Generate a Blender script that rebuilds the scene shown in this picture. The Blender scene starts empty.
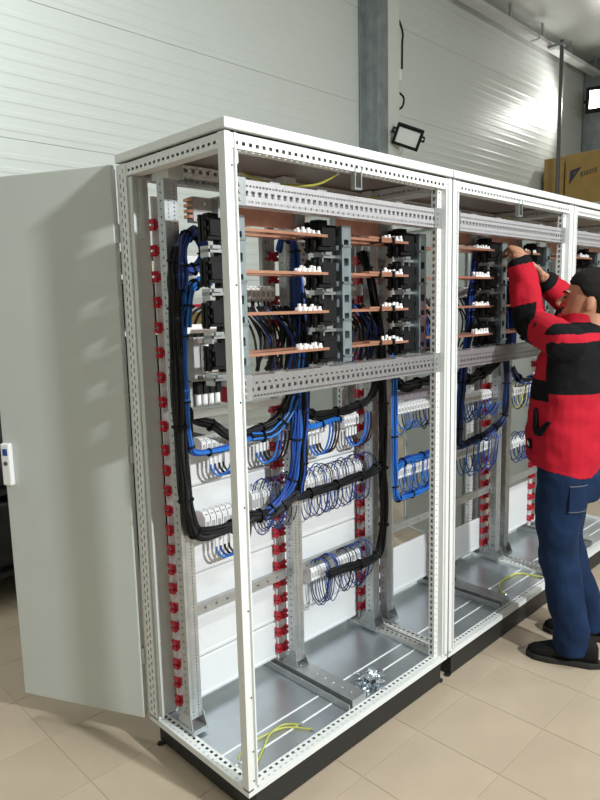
import bpy, bmesh, math, random
from mathutils import Vector, Matrix
random.seed(7)
S = bpy.context.scene
COL = S.collection

# ------------------------------------------------------------------ camera
cam_d = bpy.data.cameras.new('camera'); cam = bpy.data.objects.new('camera', cam_d); COL.objects.link(cam)
cam.location = (-1.1302, -1.4163, 1.5988)
def _rot(a, b, c):
    return Matrix.Rotation(a, 3, 'Z') @ Matrix.Rotation(b, 3, 'X') @ Matrix.Rotation(c, 3, 'Z')
cam.rotation_euler = _rot(-0.775615, 1.426874, -0.022906).to_euler()
cam_d.sensor_fit = 'VERTICAL'; cam_d.sensor_height = 24.0
cam_d.lens = 648.767 / 800.0 * 24.0
cam_d.clip_start = 0.05; cam_d.clip_end = 60
S.camera = cam

# ------------------------------------------------------------------ world, lamps, exposure
W = bpy.data.worlds.new('world'); S.world = W; W.use_nodes = True
W.node_tree.nodes['Background'].inputs[0].default_value = (0.80, 0.90, 0.88, 1)
W.node_tree.nodes['Background'].inputs[1].default_value = 0.05
def area_light(name, loc, target, size, size_y, power, color):
    l = bpy.data.lights.new(name, 'AREA'); l.shape = 'RECTANGLE'; l.size = size; l.size_y = size_y
    l.energy = power; l.color = color
    o = bpy.data.objects.new(name, l); COL.objects.link(o); o.location = loc
    o.rotation_euler = (Vector(target) - Vector(loc)).to_track_quat('-Z', 'Y').to_euler()
    return o
area_light('ceiling_light_near', (-2.2, -2.6, 5.45), (-2.2, -2.6, 0), 2.4, 0.35, 22, (0.94, 1.0, 0.985))
area_light('ceiling_light_mid', (2.2, -3.0, 5.45), (2.2, -3.0, 0), 2.4, 0.35, 180, (0.94, 1.0, 0.985))
area_light('ceiling_light_far', (7.0, -2.6, 5.45), (7.0, -2.6, 0), 2.4, 0.35, 45, (0.95, 1.0, 0.97))
area_light('ceiling_light_rear', (-0.6, 2.3, 5.45), (-0.6, 2.3, 0), 2.4, 0.35, 85, (0.94, 1.0, 0.985))
area_light('flood_front', (0.75, -4.2, 3.1), (0.4, 0.4, 1.1), 0.16, 0.12, 235, (0.95, 0.995, 1.0))
S.view_settings.view_transform = 'Standard'
try: S.view_settings.look = 'None'
except Exception: pass
S.view_settings.gamma = 1.0
S.view_settings.use_curve_mapping = False
S.view_settings.exposure = 0.0

# ------------------------------------------------------------------ materials
def mat(name, col, rough=0.5, metal=0.0, var=0.0, scale=20.0, bump=0.0, bscale=None, spec=None, coat=0.0):
    m = bpy.data.materials.new(name); m.use_nodes = True
    nt = m.node_tree; b = nt.nodes['Principled BSDF']
    b.inputs['Base Color'].default_value = (*col, 1); b.inputs['Roughness'].default_value = rough
    b.inputs['Metallic'].default_value = metal
    if spec is not None: b.inputs['Specular IOR Level'].default_value = spec
    if coat: b.inputs['Coat Weight'].default_value = coat
    if var or bump:
        tc = nt.nodes.new('ShaderNodeTexCoord'); nz = nt.nodes.new('ShaderNodeTexNoise')
        nz.inputs['Scale'].default_value = scale; nz.inputs['Detail'].default_value = 4
        nt.links.new(tc.outputs['Object'], nz.inputs['Vector'])
        if var:
            r = nt.nodes.new('ShaderNodeMapRange'); r.inputs['From Min'].default_value = .3; r.inputs['From Max'].default_value = .7
            r.inputs['To Min'].default_value = 1 - var; r.inputs['To Max'].default_value = 1 + var
            mx = nt.nodes.new('ShaderNodeVectorMath'); mx.operation = 'SCALE'; mx.inputs[0].default_value = col
            nt.links.new(nz.outputs['Fac'], r.inputs['Value']); nt.links.new(r.outputs['Result'], mx.inputs['Scale'])
            nt.links.new(mx.outputs['Vector'], b.inputs['Base Color'])
        if bump:
            n2 = nz
            if bscale:
                n2 = nt.nodes.new('ShaderNodeTexNoise'); n2.inputs['Scale'].default_value = bscale; n2.inputs['Detail'].default_value = 3
                nt.links.new(tc.outputs['Object'], n2.inputs['Vector'])
            bp = nt.nodes.new('ShaderNodeBump'); bp.inputs['Strength'].default_value = bump; bp.inputs['Distance'].default_value = 0.004
            nt.links.new(n2.outputs['Fac'], bp.inputs['Height']); nt.links.new(bp.outputs['Normal'], b.inputs['Normal'])
    return m
def emat(name, col, strength):
    m = bpy.data.materials.new(name); m.use_nodes = True; nt = m.node_tree
    b = nt.nodes['Principled BSDF']; b.inputs['Base Color'].default_value = (*col, 1)
    b.inputs['Emission Color'].default_value = (*col, 1); b.inputs['Emission Strength'].default_value = strength
    return m
M = dict(
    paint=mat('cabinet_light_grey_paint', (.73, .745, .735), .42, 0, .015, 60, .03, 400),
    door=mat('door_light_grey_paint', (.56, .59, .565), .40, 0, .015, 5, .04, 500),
    galv=mat('galvanised_steel', (.47, .485, .49), .38, .75, .10, 30),
    galvd=mat('galvanised_floor_sheet', (.50, .545, .58), .30, .8, .12, 6),
    zinc=mat('bright_zinc', (.66, .72, .78), .22, .95, .10, 90),
    plinth=mat('black_plinth_paint', (.016, .016, .017), .45, 0, .2, 80, .05, 400),
    panel=mat('white_cover_plastic', (.70, .71, .725), .35, 0, .02, 8),
    red=mat('red_plastic', (.50, .012, .03), .35),
    copper=mat('copper', (.80, .40, .27), .30, .75, .10, 25),
    copperd=mat('copper_plate', (.70, .36, .27), .40, .55, .15, 18),
    black=mat('black_insulator_plastic', (.006, .006, .0065), .6, spec=.25),
    cblack=mat('black_cable', (.006, .006, .007), .5, spec=.3),
    cgrey=mat('dark_grey_cable', (.025, .025, .028), .5, spec=.3),
    cblue=mat('blue_cable', (.010, .055, .30), .38),
    clblue=mat('bright_blue_cable', (.018, .15, .52), .38),
    cnavy=mat('navy_thin_wire', (.015, .03, .16), .4),
    cbrown=mat('brown_cable', (.06, .03, .02), .45),
    cyel=mat('yellow_cable', (.58, .54, .10), .4),
    cgreen=mat('green_cable', (.34, .42, .10), .4),
    white=mat('white_plastic', (.86, .86, .87), .35),
    grey=mat('grey_plastic', (.42, .43, .43), .45),
    dgrey=mat('dark_grey_plastic', (.08, .08, .085), .45),
    lilac=mat('violet_grey_duct', (.22, .19, .22), .5),
    wall=mat('wall_panel_paint', (.66, .69, .665), .36, 0, .01, 3),
    ceil=mat('ceiling_panel_paint', (.66, .68, .64), .30, 0, .01, 3),
    steel=mat('column_steel', (.30, .33, .34), .45, .5, .15, 8),
    pole=mat('dull_dark_conduit', (.12, .125, .125), .5, .4),
    card=mat('corrugated_cardboard', (.36, .235, .075), .75, 0, .08, 6, .05, 120),
    cardl=mat('pale_cardboard', (.62, .45, .24), .75, 0, .08, 8),
    cream=mat('cream_carton', (.80, .72, .50), .6),
    ink=mat('dark_print_ink', (.035, .04, .075), .7),
    inkl=mat('faded_print_ink', (.16, .11, .05), .7),
    inkr=mat('red_print_ink', (.60, .16, .04), .7),
    redink=mat('red_label_print', (.75, .03, .08), .6),
    yellow=mat('yellow_label', (.80, .58, .03), .5),
    glass=mat('lamp_glass', (.72, .74, .72), .25),
    rackd=mat('dark_rack_steel', (.012, .012, .013), .5),
    rackl=mat('light_shelf_steel', (.62, .63, .63), .4),
    bluepl=mat('blue_plastic', (.01, .02, .55), .4),  # plain blue base colour, no emission
    jred=mat('red_fleece', (.42, .009, .024), .85, 0, .06, 14, .35, 90, .2),
    jblack=mat('black_fleece', (.009, .009, .010), .9, 0, .1, 14, .3, 90, .1),
    jeans=mat('blue_denim', (.0065, .020, .058), .85, 0, .30, 9, .3, 200, .2),
    stitch=mat('denim_stitch', (.10, .11, .14), .8),
    skin=mat('skin', (.42, .20, .12), .55, 0, .06, 40),
    hair=mat('dark_hair', (.008, .0065, .006), .7, 0, .2, 120, .8, 260, .2),
    shoe=mat('black_shoe_fabric', (.006, .006, .0065), .8, spec=.2),
    sole=mat('dark_shoe_sole', (.025, .024, .023), .7, spec=.2),
    eye=mat('dark_eye', (.01, .008, .008), .2),
)
# floor tile: beige, per-tile tone + soft mottling
def tile_mat():
    m = bpy.data.materials.new('beige_stone_tile'); m.use_nodes = True; nt = m.node_tree; b = nt.nodes['Principled BSDF']
    tc = nt.nodes.new('ShaderNodeTexCoord'); nz = nt.nodes.new('ShaderNodeTexNoise'); nz.inputs['Scale'].default_value = 5; nz.inputs['Detail'].default_value = 6
    nt.links.new(tc.outputs['Object'], nz.inputs['Vector'])
    oi = nt.nodes.new('ShaderNodeObjectInfo')
    r = nt.nodes.new('ShaderNodeMapRange'); r.inputs['From Min'].default_value = .3; r.inputs['From Max'].default_value = .7
    r.inputs['To Min'].default_value = .95; r.inputs['To Max'].default_value = 1.05
    nt.links.new(nz.outputs['Fac'], r.inputs['Value'])
    r2 = nt.nodes.new('ShaderNodeMapRange'); r2.inputs['To Min'].default_value = .96; r2.inputs['To Max'].default_value = 1.03
    nt.links.new(oi.outputs['Random'], r2.inputs['Value'])
    mm = nt.nodes.new('ShaderNodeMath'); mm.operation = 'MULTIPLY'
    nt.links.new(r.outputs['Result'], mm.inputs[0]); nt.links.new(r2.outputs['Result'], mm.inputs[1])
    mx = nt.nodes.new('ShaderNodeVectorMath'); mx.operation = 'SCALE'; mx.inputs[0].default_value = (.455, .365, .272)
    nt.links.new(mm.outputs[0], mx.inputs['Scale']); nt.links.new(mx.outputs['Vector'], b.inputs['Base Color'])
    b.inputs['Roughness'].default_value = .42
    return m
M['tile'] = tile_mat()
M['grout'] = mat('tile_grout', (.43, .34, .255), .9)

# ------------------------------------------------------------------ helpers
class MB:
    """collects geometry for ONE mesh"""
    def __init__(s): s.v = []; s.f = []; s.m = []; s.mi = 0
    def box(s, x0, x1, y0, y1, z0, z1):
        n = len(s.v)
        s.v += [(x0,y0,z0),(x1,y0,z0),(x1,y1,z0),(x0,y1,z0),(x0,y0,z1),(x1,y0,z1),(x1,y1,z1),(x0,y1,z1)]
        for q in ((0,3,2,1),(4,5,6,7),(0,1,5,4),(1,2,6,5),(2,3,7,6),(3,0,4,7)):
            s.f.append(tuple(n+i for i in q)); s.m.append(s.mi)
        return s
    def quad(s, a, b, c, d):
        n = len(s.v); s.v += [tuple(a), tuple(b), tuple(c), tuple(d)]; s.f.append((n,n+1,n+2,n+3)); s.m.append(s.mi); return s
    def prism(s, poly, lo, hi, axis='z'):
        def P(a, b, t): return {'z': (a,b,t), 'y': (a,t,b), 'x': (t,a,b)}[axis]
        n = len(s.v); k = len(poly)
        s.v += [P(a,b,lo) for a,b in poly] + [P(a,b,hi) for a,b in poly]
        for i in range(k):
            j = (i+1) % k; s.f.append((n+i,n+j,n+k+j,n+k+i)); s.m.append(s.mi)
        s.f.append(tuple(n+i for i in range(k))[::-1]); s.f.append(tuple(n+k+i for i in range(k))); s.m += [s.mi, s.mi]
        return s
    def tube(s, path, r, n=6, cap=True):
        P = [Vector(p) for p in path]; k = len(P); base = len(s.v)
        up = None
        for i in range(k):
            t = (P[min(i+1,k-1)] - P[max(i-1,0)])
            t = t.normalized() if t.length > 1e-9 else Vector((0,0,1))
            if up is None:
                up = Vector((0,0,1)) if abs(t.z) < .9 else Vector((1,0,0))
            up = (up - t*up.dot(t)); up = up.normalized() if up.length > 1e-6 else t.orthogonal().normalized()
            sd = t.cross(up)
            rr = r[i] if isinstance(r, (list, tuple)) else r
            for j in range(n):
                a = 2*math.pi*j/n
                s.v.append(tuple(P[i] + (up*math.cos(a) + sd*math.sin(a))*rr))
        for i in range(k-1):
            for j in range(n):
                j2 = (j+1) % n
                s.f.append((base+i*n+j, base+i*n+j2, base+(i+1)*n+j2, base+(i+1)*n+j)); s.m.append(s.mi)
        if cap:
            s.f.append(tuple(base+j for j in range(n))[::-1]); s.f.append(tuple(base+(k-1)*n+j for j in range(n))); s.m += [s.mi, s.mi]
        return s
    def cyl(s, a, b, r, n=10): return s.tube([a, b], r, n)
    def perf(s, o, u, v, L, Wd, rows):
        """flat strip from o along u (length L) and v (width Wd) with real holes; rows=(v0,v1,pitch,hole,offset)"""
        o, u, v = Vector(o), Vector(u), Vector(v); cur = 0
        def q(a0, a1, b0, b1):
            if a1-a0 > 1e-6 and b1-b0 > 1e-6: s.quad(o+u*a0+v*b0, o+u*a1+v*b0, o+u*a1+v*b1, o+u*a0+v*b1)
        for (v0, v1, pitch, hole, off) in sorted(rows):
            q(0, L, cur, v0); a = 0; t = off
            while t + hole < L - .004:
                q(a, t, v0, v1); a = t + hole; t += pitch
            q(a, L, v0, v1); cur = v1
        q(0, L, cur, Wd); return s
    def perfbox(s, x0, x1, y0, y1, z0, z1, axis, faces):
        """hollow box profile; faces: dict side -> rows (holes); other long sides are plain"""
        lo = {'x': x0, 'y': y0, 'z': z0}; hi = {'x': x1, 'y': y1, 'z': z1}
        A = {'x': Vector((1,0,0)), 'y': Vector((0,1,0)), 'z': Vector((0,0,1))}
        others = [a for a in 'xyz' if a != axis]
        L = hi[axis] - lo[axis]
        for a in others:
            b = [c for c in others if c != a][0]
            for sg in '-+':
                o = Vector((x0,y0,z0))
                if sg == '+': o = o + A[a]*(hi[a]-lo[a])
                s.perf(o, A[axis], A[b], L, hi[b]-lo[b], faces.get(sg+a, []))
        a, b = others
        for t in (0, L):
            o = Vector((x0,y0,z0)) + A[axis]*t
            s.quad(o, o+A[a]*(hi[a]-lo[a]), o+A[a]*(hi[a]-lo[a])+A[b]*(hi[b]-lo[b]), o+A[b]*(hi[b]-lo[b]))
        return s
    def mesh(s, name, mats, smooth=False):
        me = bpy.data.meshes.new(name); me.from_pydata(s.v, [], s.f)
        for m in (mats if isinstance(mats, (list, tuple)) else [mats]): me.materials.append(M[m] if isinstance(m, str) else m)
        if any(s.m): me.polygons.foreach_set('material_index', s.m)
        if smooth: me.polygons.foreach_set('use_smooth', [True]*len(me.polygons))
        me.update(); return me
    def build(s, name, mats, parent=None, loc=None, smooth=False):
        return link(name, s.mesh(name, mats, smooth), parent, loc)
def link(name, me, parent=None, loc=None):
    o = bpy.data.objects.new(name, me); COL.objects.link(o)
    if loc is not None: o.location = loc
    if parent is not None: o.parent = parent
    return o
def tag(o, label, cat, group=None):
    o['label'] = label; o['category'] = cat
    if group: o['group'] = group
    return o
def thing(name, label, cat, loc=(0,0,0), group=None, rz=0):
    o = bpy.data.objects.new(name, None); COL.objects.link(o); o.location = loc; o.rotation_euler = (0,0,rz)
    o.empty_display_size = .05
    return tag(o, label, cat, group)
def struct(o): o['kind'] = 'structure'; return o
def bevel(o, w, seg=2):
    m = o.modifiers.new('bevel', 'BEVEL'); m.width = w; m.segments = seg; m.limit_method = 'ANGLE'; return o
def spline(pts, n=8):
    P = [Vector(p) for p in pts]; out = []
    for i in range(len(P)-1):
        p0 = P[max(i-1,0)]; p1 = P[i]; p2 = P[i+1]; p3 = P[min(i+2,len(P)-1)]
        for k in range(n):
            t = k/n
            out.append(.5*((2*p1)+(p2-p0)*t+(2*p0-5*p1+4*p2-p3)*t*t+(3*p1-p0-3*p2+p3)*t**3))
    out.append(P[-1]); return out

# ------------------------------------------------------------------ the hall
WALLY, CEILZ, WALLX = 3.6, 5.7, 11.2
fl = MB(); fl.box(-6, 11.2, -7, 3.6, -.06, -.0015)
floor = struct(fl.build('floor', 'grout'))
TX, TY = 0.74, -0.11; TP = 0.33
tm = MB(); tm.prism([(.0012,.0012),(TP-.0012,.0012),(TP-.0012,TP-.0012),(.0012,TP-.0012)], -.004, 0.0)
tmesh = tm.mesh('tile', 'tile')
cells = []; CAMI = _rot(-0.775615, 1.426874, -0.022906).transposed()
for i in range(-12, 24):
    for j in range(-6, 12):
        x, y = TX + i*TP, TY + j*TP
        if x+TP > WALLX or y+TP > WALLY: continue
        q = CAMI @ (Vector((x+TP/2, y+TP/2, 0)) - Vector(cam.location))      # tiles in view first, nearest first
        seen = q.z < -.3 and abs(q.x/-q.z)*648.8 < 330 and abs(q.y/-q.z)*648.8 < 430
        cells.append((q.length + (0 if seen else 100), x, y))
cells.sort()
near, far = cells[:300], cells[300:]
for d, x, y in near: link('tile', tmesh, floor, (x, y, 0))
fb = MB()
for d, x, y in far: fb.box(x+.0012, x+TP-.0012, y+.0012, y+TP-.0012, -.004, 0)
# rest of the hall floor outside the tiled cells counted above
fo = fb.build('distant_tiles', 'tile', floor); fo['kind'] = 'stuff'
# tiles close behind the camera: one coarse field
fb = MB()
for i in range(-15, 31):
    for j in range(-20, 12):
        x, y = TX + i*TP, TY + j*TP
        if -12 <= i < 24 and -6 <= j < 12: continue
        if x < -5.9 or x+TP > WALLX or y < -6.9 or y+TP > WALLY: continue
        fb.box(x+.0012, x+TP-.0012, y+.0012, y+TP-.0012, -.004, 0)
fo = fb.build('outlying_tiles', 'tile', floor); fo['kind'] = 'stuff'

def ribbed(x0, x1, z0, z1):
    """one horizontal sandwich panel: shallow ribs along x, tongue seam at the bottom; profile in (depth, z)"""
    b = MB(); prof = [(0.005, z0), (0.005, z0+.003), (0, z0+.006)]
    z = z0 + .03
    while z + .1 < z1:
        prof += [(0, z+.02), (-.0025, z+.032), (-.0025, z+.058), (0, z+.070)]; z += .1
    prof += [(0, z1)]
    for i in range(len(prof)-1):
        (d0, a), (d1, c) = prof[i], prof[i+1]
        b.quad((x0, d0, a), (x1, d0, a), (x1, d1, c), (x0, d1, c))
    return b
wb = MB(); wb.box(-6, WALLX+.2, WALLY+.02, WALLY+.12, 0, CEILZ)
wall_back = struct(wb.build('wall_back', 'wall'))
for k, (z0, z1) in enumerate(((0,.86),(.86,1.86),(1.86,2.86),(2.86,3.86),(3.86,4.86),(4.86,5.7))):
    for (x0, x1) in ((-6, 5.2), (5.2, WALLX)):
        o = ribbed(x0, x1, z0, z1).build('wall_panel', 'wall', wall_back); o.location = (0, WALLY, 0)
wr = MB(); wr.box(WALLX, WALLX+.1, -7, WALLY+.1, 0, CEILZ); wall_right = struct(wr.build('wall_right', 'wall'))
wl = MB(); wl.box(-6.1, -6, -7, WALLY+.1, 0, CEILZ); struct(wl.build('wall_left', 'wall'))
wf = MB(); wf.box(-6, WALLX, -7.1, -7, 0, CEILZ); struct(wf.build('wall_front', 'wall'))
cb = MB(); cb.box(-6, WALLX, -7, WALLY+.1, CEILZ, CEILZ+.1)
ceiling = struct(cb.build('ceiling', 'ceil'))
for k in range(9):
    p = MB(); p.box(-6, WALLX, WALLY-.02-(k+1)*1.18, WALLY-.02-k*1.18-.008, CEILZ-.012, CEILZ+.001); p.build('ceiling_panel', 'ceil', ceiling)

# steel column with its pale flashing
c = MB(); c.box(4.82, 4.98, WALLY-.30, WALLY-.28, 0, CEILZ); c.box(4.82, 4.98, WALLY-.04, WALLY-.02, 0, CEILZ); c.box(4.89, 4.91, WALLY-.28, WALLY-.04, 0, CEILZ)
tr = struct(c.build('trim_1', 'steel'))
c = MB(); c.box(4.985, 5.20, WALLY-.29, WALLY-.01, 0, CEILZ); struct(c.build('trim_2', 'ceil'))
c = MB(); c.box(WALLX-.30, WALLX-.02, WALLY-.5, WALLY-.02, 0, CEILZ); struct(c.build('trim_3', 'steel'))
# cable tray along the wall head
ct = thing('cable_tray', 'long pale grey cable tray hung under the ceiling along the wall', 'cable tray', (0,0,0))
for x0, x1 in ((6.6, 8.55), (8.6, WALLX-.05)):
    p = MB(); p.box(x0, x1, 3.30, 3.31, 5.40, 5.46); p.box(x0, x1, 3.31, 3.42, 5.40, 5.41); p.box(x0, x1, 3.42, 3.44, 5.40, 5.46); p.build('trough', 'rackl', ct)
for x in (6.8, 7.8, 8.8, 9.8, 10.8):
    p = MB(); p.box(x, x+.03, 3.35, 3.38, 5.41, 5.69); p.build('hanger', 'galv', ct)
wp = MB(); wp.tube([(4, 3.5, 5.55), (8.0, 3.5, 5.55), (WALLX-.1, 3.5, 5.55)], .03, 8); tag(wp.build('wall_pipe', 'steel'), 'dark thin pipe running along the top of the wall', 'pipe')
# vertical conduit standing from ceiling to cartons
cd = thing('vertical_conduit', 'thin dark steel conduit pole rising to the ceiling beside the cartons', 'pole', (9.0, 3.147, 0))
MB().cyl((0,0,0), (0,0,5.44), .028, 12).build('pole', 'pole', cd)
MB().box(.024, .044, -.014, .014, 0, 5.44).build('cable_cover', 'galv', cd)
MB().box(-.05, .05, -.04, .20, 5.36, 5.398).build('top_bracket', 'steel', cd)
# lit floodlight on the far wall, off floodlight on the column
def floodlight(name, label, loc, rot, w, h, lit=False):
    t = thing(name, label, 'floodlight', loc); t.rotation_euler = rot
    f = MB(); f.box(-w/2, w/2, 0, .05, -h/2, h/2); o = f.build('housing', 'black', t); bevel(o, .012)
    g = MB(); b = .14*min(w, h)
    for a in (( -w/2, w/2, -.012, 0, h/2-b, h/2), (-w/2, w/2, -.012, 0, -h/2, -h/2+b), (-w/2, -w/2+b, -.012, 0, -h/2+b, h/2-b), (w/2-b, w/2, -.012, 0, -h/2+b, h/2-b)): g.box(*a)
    g.build('bezel', 'black', t)
    p = MB(); p.box(-w/2+b, w/2-b, -.004, .001, -h/2+b, h/2-b); p.build('glass', M['flood_on'] if lit else 'glass', t)
    r = MB()
    for i in range(7): r.box(-w/2+.03+i*(w-.06)/6.5, -w/2+.04+i*(w-.06)/6.5, .05, .075, -h/2+.04, h/2-.04)
    r.build('cooling_fins', 'black', t)
    m = MB(); m.tube([(-w/2-.005, .02, 0), (-w/2-.03, .03, 0), (-w/2-.03, .12, .02), (0, .16, .04), (w/2+.03, .12, .02), (w/2+.03, .03, 0), (w/2+.005, .02, 0)], .012, 6); m.build('bracket', 'black', t)
    return t
M['flood_on'] = emat('lit_floodlight', (1, .98, .92), 12)
floodlight('floodlight', 'unlit black floodlight with pale glass mounted on the steel column', (5.10, 3.12, 3.44), (math.radians(28), math.radians(20), math.radians(-48)), .31, .23)
floodlight('floodlight', 'glaring lit floodlight near the corner of the far wall', (10.35, 3.05, 4.86), (math.radians(-10), 0, math.radians(-72)), .5, .42, True)
sp = bpy.data.lights.new('flood_far_light', 'SPOT'); sp.energy = 75; sp.spot_size = math.radians(120); sp.spot_blend = .6; sp.shadow_soft_size = .12; sp.color = (1, .98, .93)
so = bpy.data.objects.new('flood_far_light', sp); COL.objects.link(so); so.location = (10.1, 2.95, 4.80)
so.rotation_euler = (Vector((8.3, 3.7, 4.5)) - Vector((10.1, 2.95, 4.8))).to_track_quat('-Z', 'Y').to_euler()
# little junction boxes and a cable loop on the column flashing
jb = MB(); jb.box(5.20, 5.26, WALLY-.28, WALLY-.20, 4.12, 4.24); tag(jb.build('junction_box', 'white'), 'small white junction box on the column flashing', 'junction box')
lp = MB(); lp.tube(spline([(5.21, 3.32, 3.98), (5.27, 3.30, 3.93), (5.25, 3.30, 3.84), (5.21, 3.32, 3.80)]), .012, 6); tag(lp.build('cable_loop', 'cblack'), 'short black cable loop sticking out of the column flashing', 'cable')
lp = MB(); lp.tube(spline([(5.21, 3.32, 4.75), (5.25, 3.30, 4.62), (5.24, 3.30, 4.5), (5.25, 3.31, 4.24)]), .012, 6); tag(lp.build('hanging_cable', 'cblack'), 'black cable hanging down to the white junction box', 'cable')

# cartons high up beyond the cabinets, on a rack
rk = thing('pallet_rack', 'steel pallet rack holding the big brown cartons', 'rack', (9.27, 1.5, 0))
for x in (.0, 1.2):
    for y in (.02, 1.97):
        MB().box(x, x+.08, y, y+.08, 0, 2.94).build('rack_post', 'steel', rk)
for y in (.02, 1.97): MB().box(0, 1.28, y, y+.06, 2.94, 3.04).build('rack_beam', 'steel', rk)
MB().box(-.02, 1.30, .0, 2.06, 3.04, 3.062).build('deck', 'rackl', rk)
def carton(label, loc, sx, sy, sz, print_=False):
    t = thing('carton', label, 'carton', loc, 'cartons on the pallet rack')
    bevel(MB().box(0, sx, 0, sy, 0, sz).build('box', 'card', t), .010)
    MB().box(sx*.1, sx*.9, sy/2-.04, sy/2+.04, sz, sz+.001).build('tape', 'cardl', t)
    if print_:                      # printed emblem and faded lettering on the side facing the cabinets
        e = -.002; q = lambda y, z: (sy - y, sz - z)      # y from the rear edge, z from the top edge
        MB().prism([q(.080, .247), q(.255, .213), q(.068, .459)], e, 0, 'x').build('emblem', 'ink', t)
        MB().prism([q(.145, .272), q(.187, .264), q(.136, .340)], e*2, e, 'x').build('emblem_highlight', 'inkl', t)
        y = .24
        for i, wd in enumerate((.040, .028, .036, .032, .026, .036)):
            a, b_ = q(y+wd, .365-.007*i), q(y, .290-.007*i)
            MB().box(e, 0, a[0], b_[0], a[1], b_[1]).build('letter', 'inkl', t); y += wd+.011
        for i in range(3):
            a, b_ = q(.385+.05*i+.022, .400-.01*i), q(.385+.05*i, .366-.01*i)
            MB().box(e, 0, a[0], b_[0], a[1], b_[1]).build('small_print', 'inkr', t)
    return t
carton('brown carton with a dark triangular emblem and faded lettering', (9.3, 1.589, 3.062), 1.2, 1.574, .776, True)
carton('narrow plain brown carton behind the conduit pole', (9.3, 3.188, 3.062), 1.2, .323, .766)

# storage rack behind the end cabinet
sr = thing('storage_rack', 'dark workshop rack with pale shelves behind the end cabinet', 'rack', (-.4, 2.15, 0))
for x in (0, 2.10):
    for y in (0, .55): MB().box(x, x+.04, y, y+.04, 0, 2.0).build('rack_post', 'rackd', sr)
for z, m in ((.16, 'rackd'), (.62, 'rackd'), (1.13, 'rackd'), (1.44, 'rackl'), (1.78, 'rackl')):
    MB().box(0, 2.14, 0, .59, z, z+.03).build('shelf', m, sr)
MB().box(0, 2.14, .57, .59, 0, 2.0).build('back_sheet', 'rackd', sr)
for i, x in enumerate((-.34, .24, .80)):
    for j, z in enumerate((.19, .65)):
        b = MB(); b.box(x, x+.52, 2.19, 2.68, z, z+.38); o = b.build('storage_bin', 'rackd')
        tag(o, 'black storage bin on the %s of the dark rack' % ('bottom shelf', 'middle shelf')[j], 'bin', 'bins on the dark rack %s' % ('bottom', 'middle')[j]); bevel(o, .02)
b = thing('blue_case', 'small blue plastic case on top of the dark rack bench', 'case', (.02, 2.2, 1.16))
bevel(MB().box(0, .2, 0, .2, 0, .18).build('body', 'bluepl', b), .015); MB().box(.06, .14, -.02, 0, .1, .13).build('handle', 'black', b)
def shelf_box(label, x, y, z, sx, sy, sz, m, stripe=None):
    t = thing('carton', label, 'carton', (x, y, z), 'small cartons on the pale shelves')
    bevel(MB().box(0, sx, 0, sy, 0, sz).build('box', m, t), .004)
    if stripe: MB().box(sx*.3, sx, -.002, 0, sz*.35, sz*.55).build('stripe', stripe, t)
    MB().box(0, sx, sy*.45, sy*.55, sz, sz+.001).build('tape', 'cardl', t)
shelf_box('cream carton beside the red striped one on the upper pale shelf', 1.22, 2.17, 1.81, .12, .25, .10, 'cream')
shelf_box('white carton with a red stripe on the upper pale shelf', 1.36, 2.17, 1.81, .20, .25, .13, 'white', 'redink')
shelf_box('open brown carton on the lower pale shelf', 1.34, 2.17, 1.47, .20, .25, .10, 'card')
shelf_box('white carton with red print standing on the brown carton', 1.36, 2.19, 1.571, .15, .2, .10, 'white', 'redink')
shelf_box('tall white carton with a red stripe at the end of the lower pale shelf', 1.56, 2.17, 1.47, .13, .25, .2, 'white', 'redink')

# ------------------------------------------------------------------ cabinets
CW, CD, Z0, Z1 = 1.10, 0.57, 0.10, 2.10
_cache = {}
def cached(key, fn):
    if key not in _cache: _cache[key] = fn()
    return _cache[key]
def H(v0, v1, pitch=.025, hole=.012, off=.012): return (v0, v1, pitch, hole, off)
def m_post(front, left):
    b = MB(); poly = [(0,0),(.020,0),(.022,.008),(.034,.008),(.035,0),(.040,0),(.040,.022),(.030,.030),(0,.030)]
    if not front: poly = [(x, .570-y) for x, y in poly][::-1]
    if not left: poly = [(CW-x, y) for x, y in poly][::-1]
    if left and not front:
        b = MB(); b.perfbox(0, .030, .512, .570, Z0+.018, Z1-.035, 'z', {'-x': [H(.016, .021, .028, .015), H(.034, .039, .028, .015, .024)]}); return b.mesh('post', 'paint')
    b.prism(poly, Z0+.018, Z1-.035); return b.mesh('post', 'paint')
def m_flange(front, left):
    b = MB(); rows = [H(.009, .017, .025, .012)]; small = [H(.009, .015, .025, .006)]
    x0, x1 = (.040, .066) if left else (CW-.066, CW-.040)
    y0, y1 = (.022, .050) if front else (CD-.050, CD-.022)
    f = {('+x' if left else '-x'): [H(.010, .020, .025, .014)], ('-y'): small if front else [H(.006, .011, .02, .012), H(.016, .021, .02, .012, .006)]}
    b.perfbox(x0, x1, y0, y1, Z0+.022, Z1-.045, 'z', f); return b.mesh('perforated_flange', 'paint')
def m_postbolt():
    b = MB(); b.cyl((0,0,0), (0,-.0015,0), .003, 8); return b.mesh('screw_hole', 'black')
def m_clip():
    b = MB()
    b.box(-.017, .017, -.017, .017, -.011, .011)
    for sx in (-1, 1):
        for sz in (-1, 1):
            x0, x1 = sorted((sx*.015, sx*.027)); z0, z1 = sorted((sz*.004, sz*.018))
            b.box(x0, x1, -.013, .013, z0, z1)
    b.box(-.006, .006, -.022, -.012, -.012, .012)
    return b.mesh('clip', 'red')
def m_tab():
    b = MB(); b.prism([(-.016,-.012),(-.024,-.004),(-.024,.006),(-.016,.012),(0,.012),(0,-.012)], 0, .006); b.cyl((-.014, 0, .006), (-.014, 0, .009), .004, 8); return b.mesh('foot_tab', 'plinth')

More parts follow.
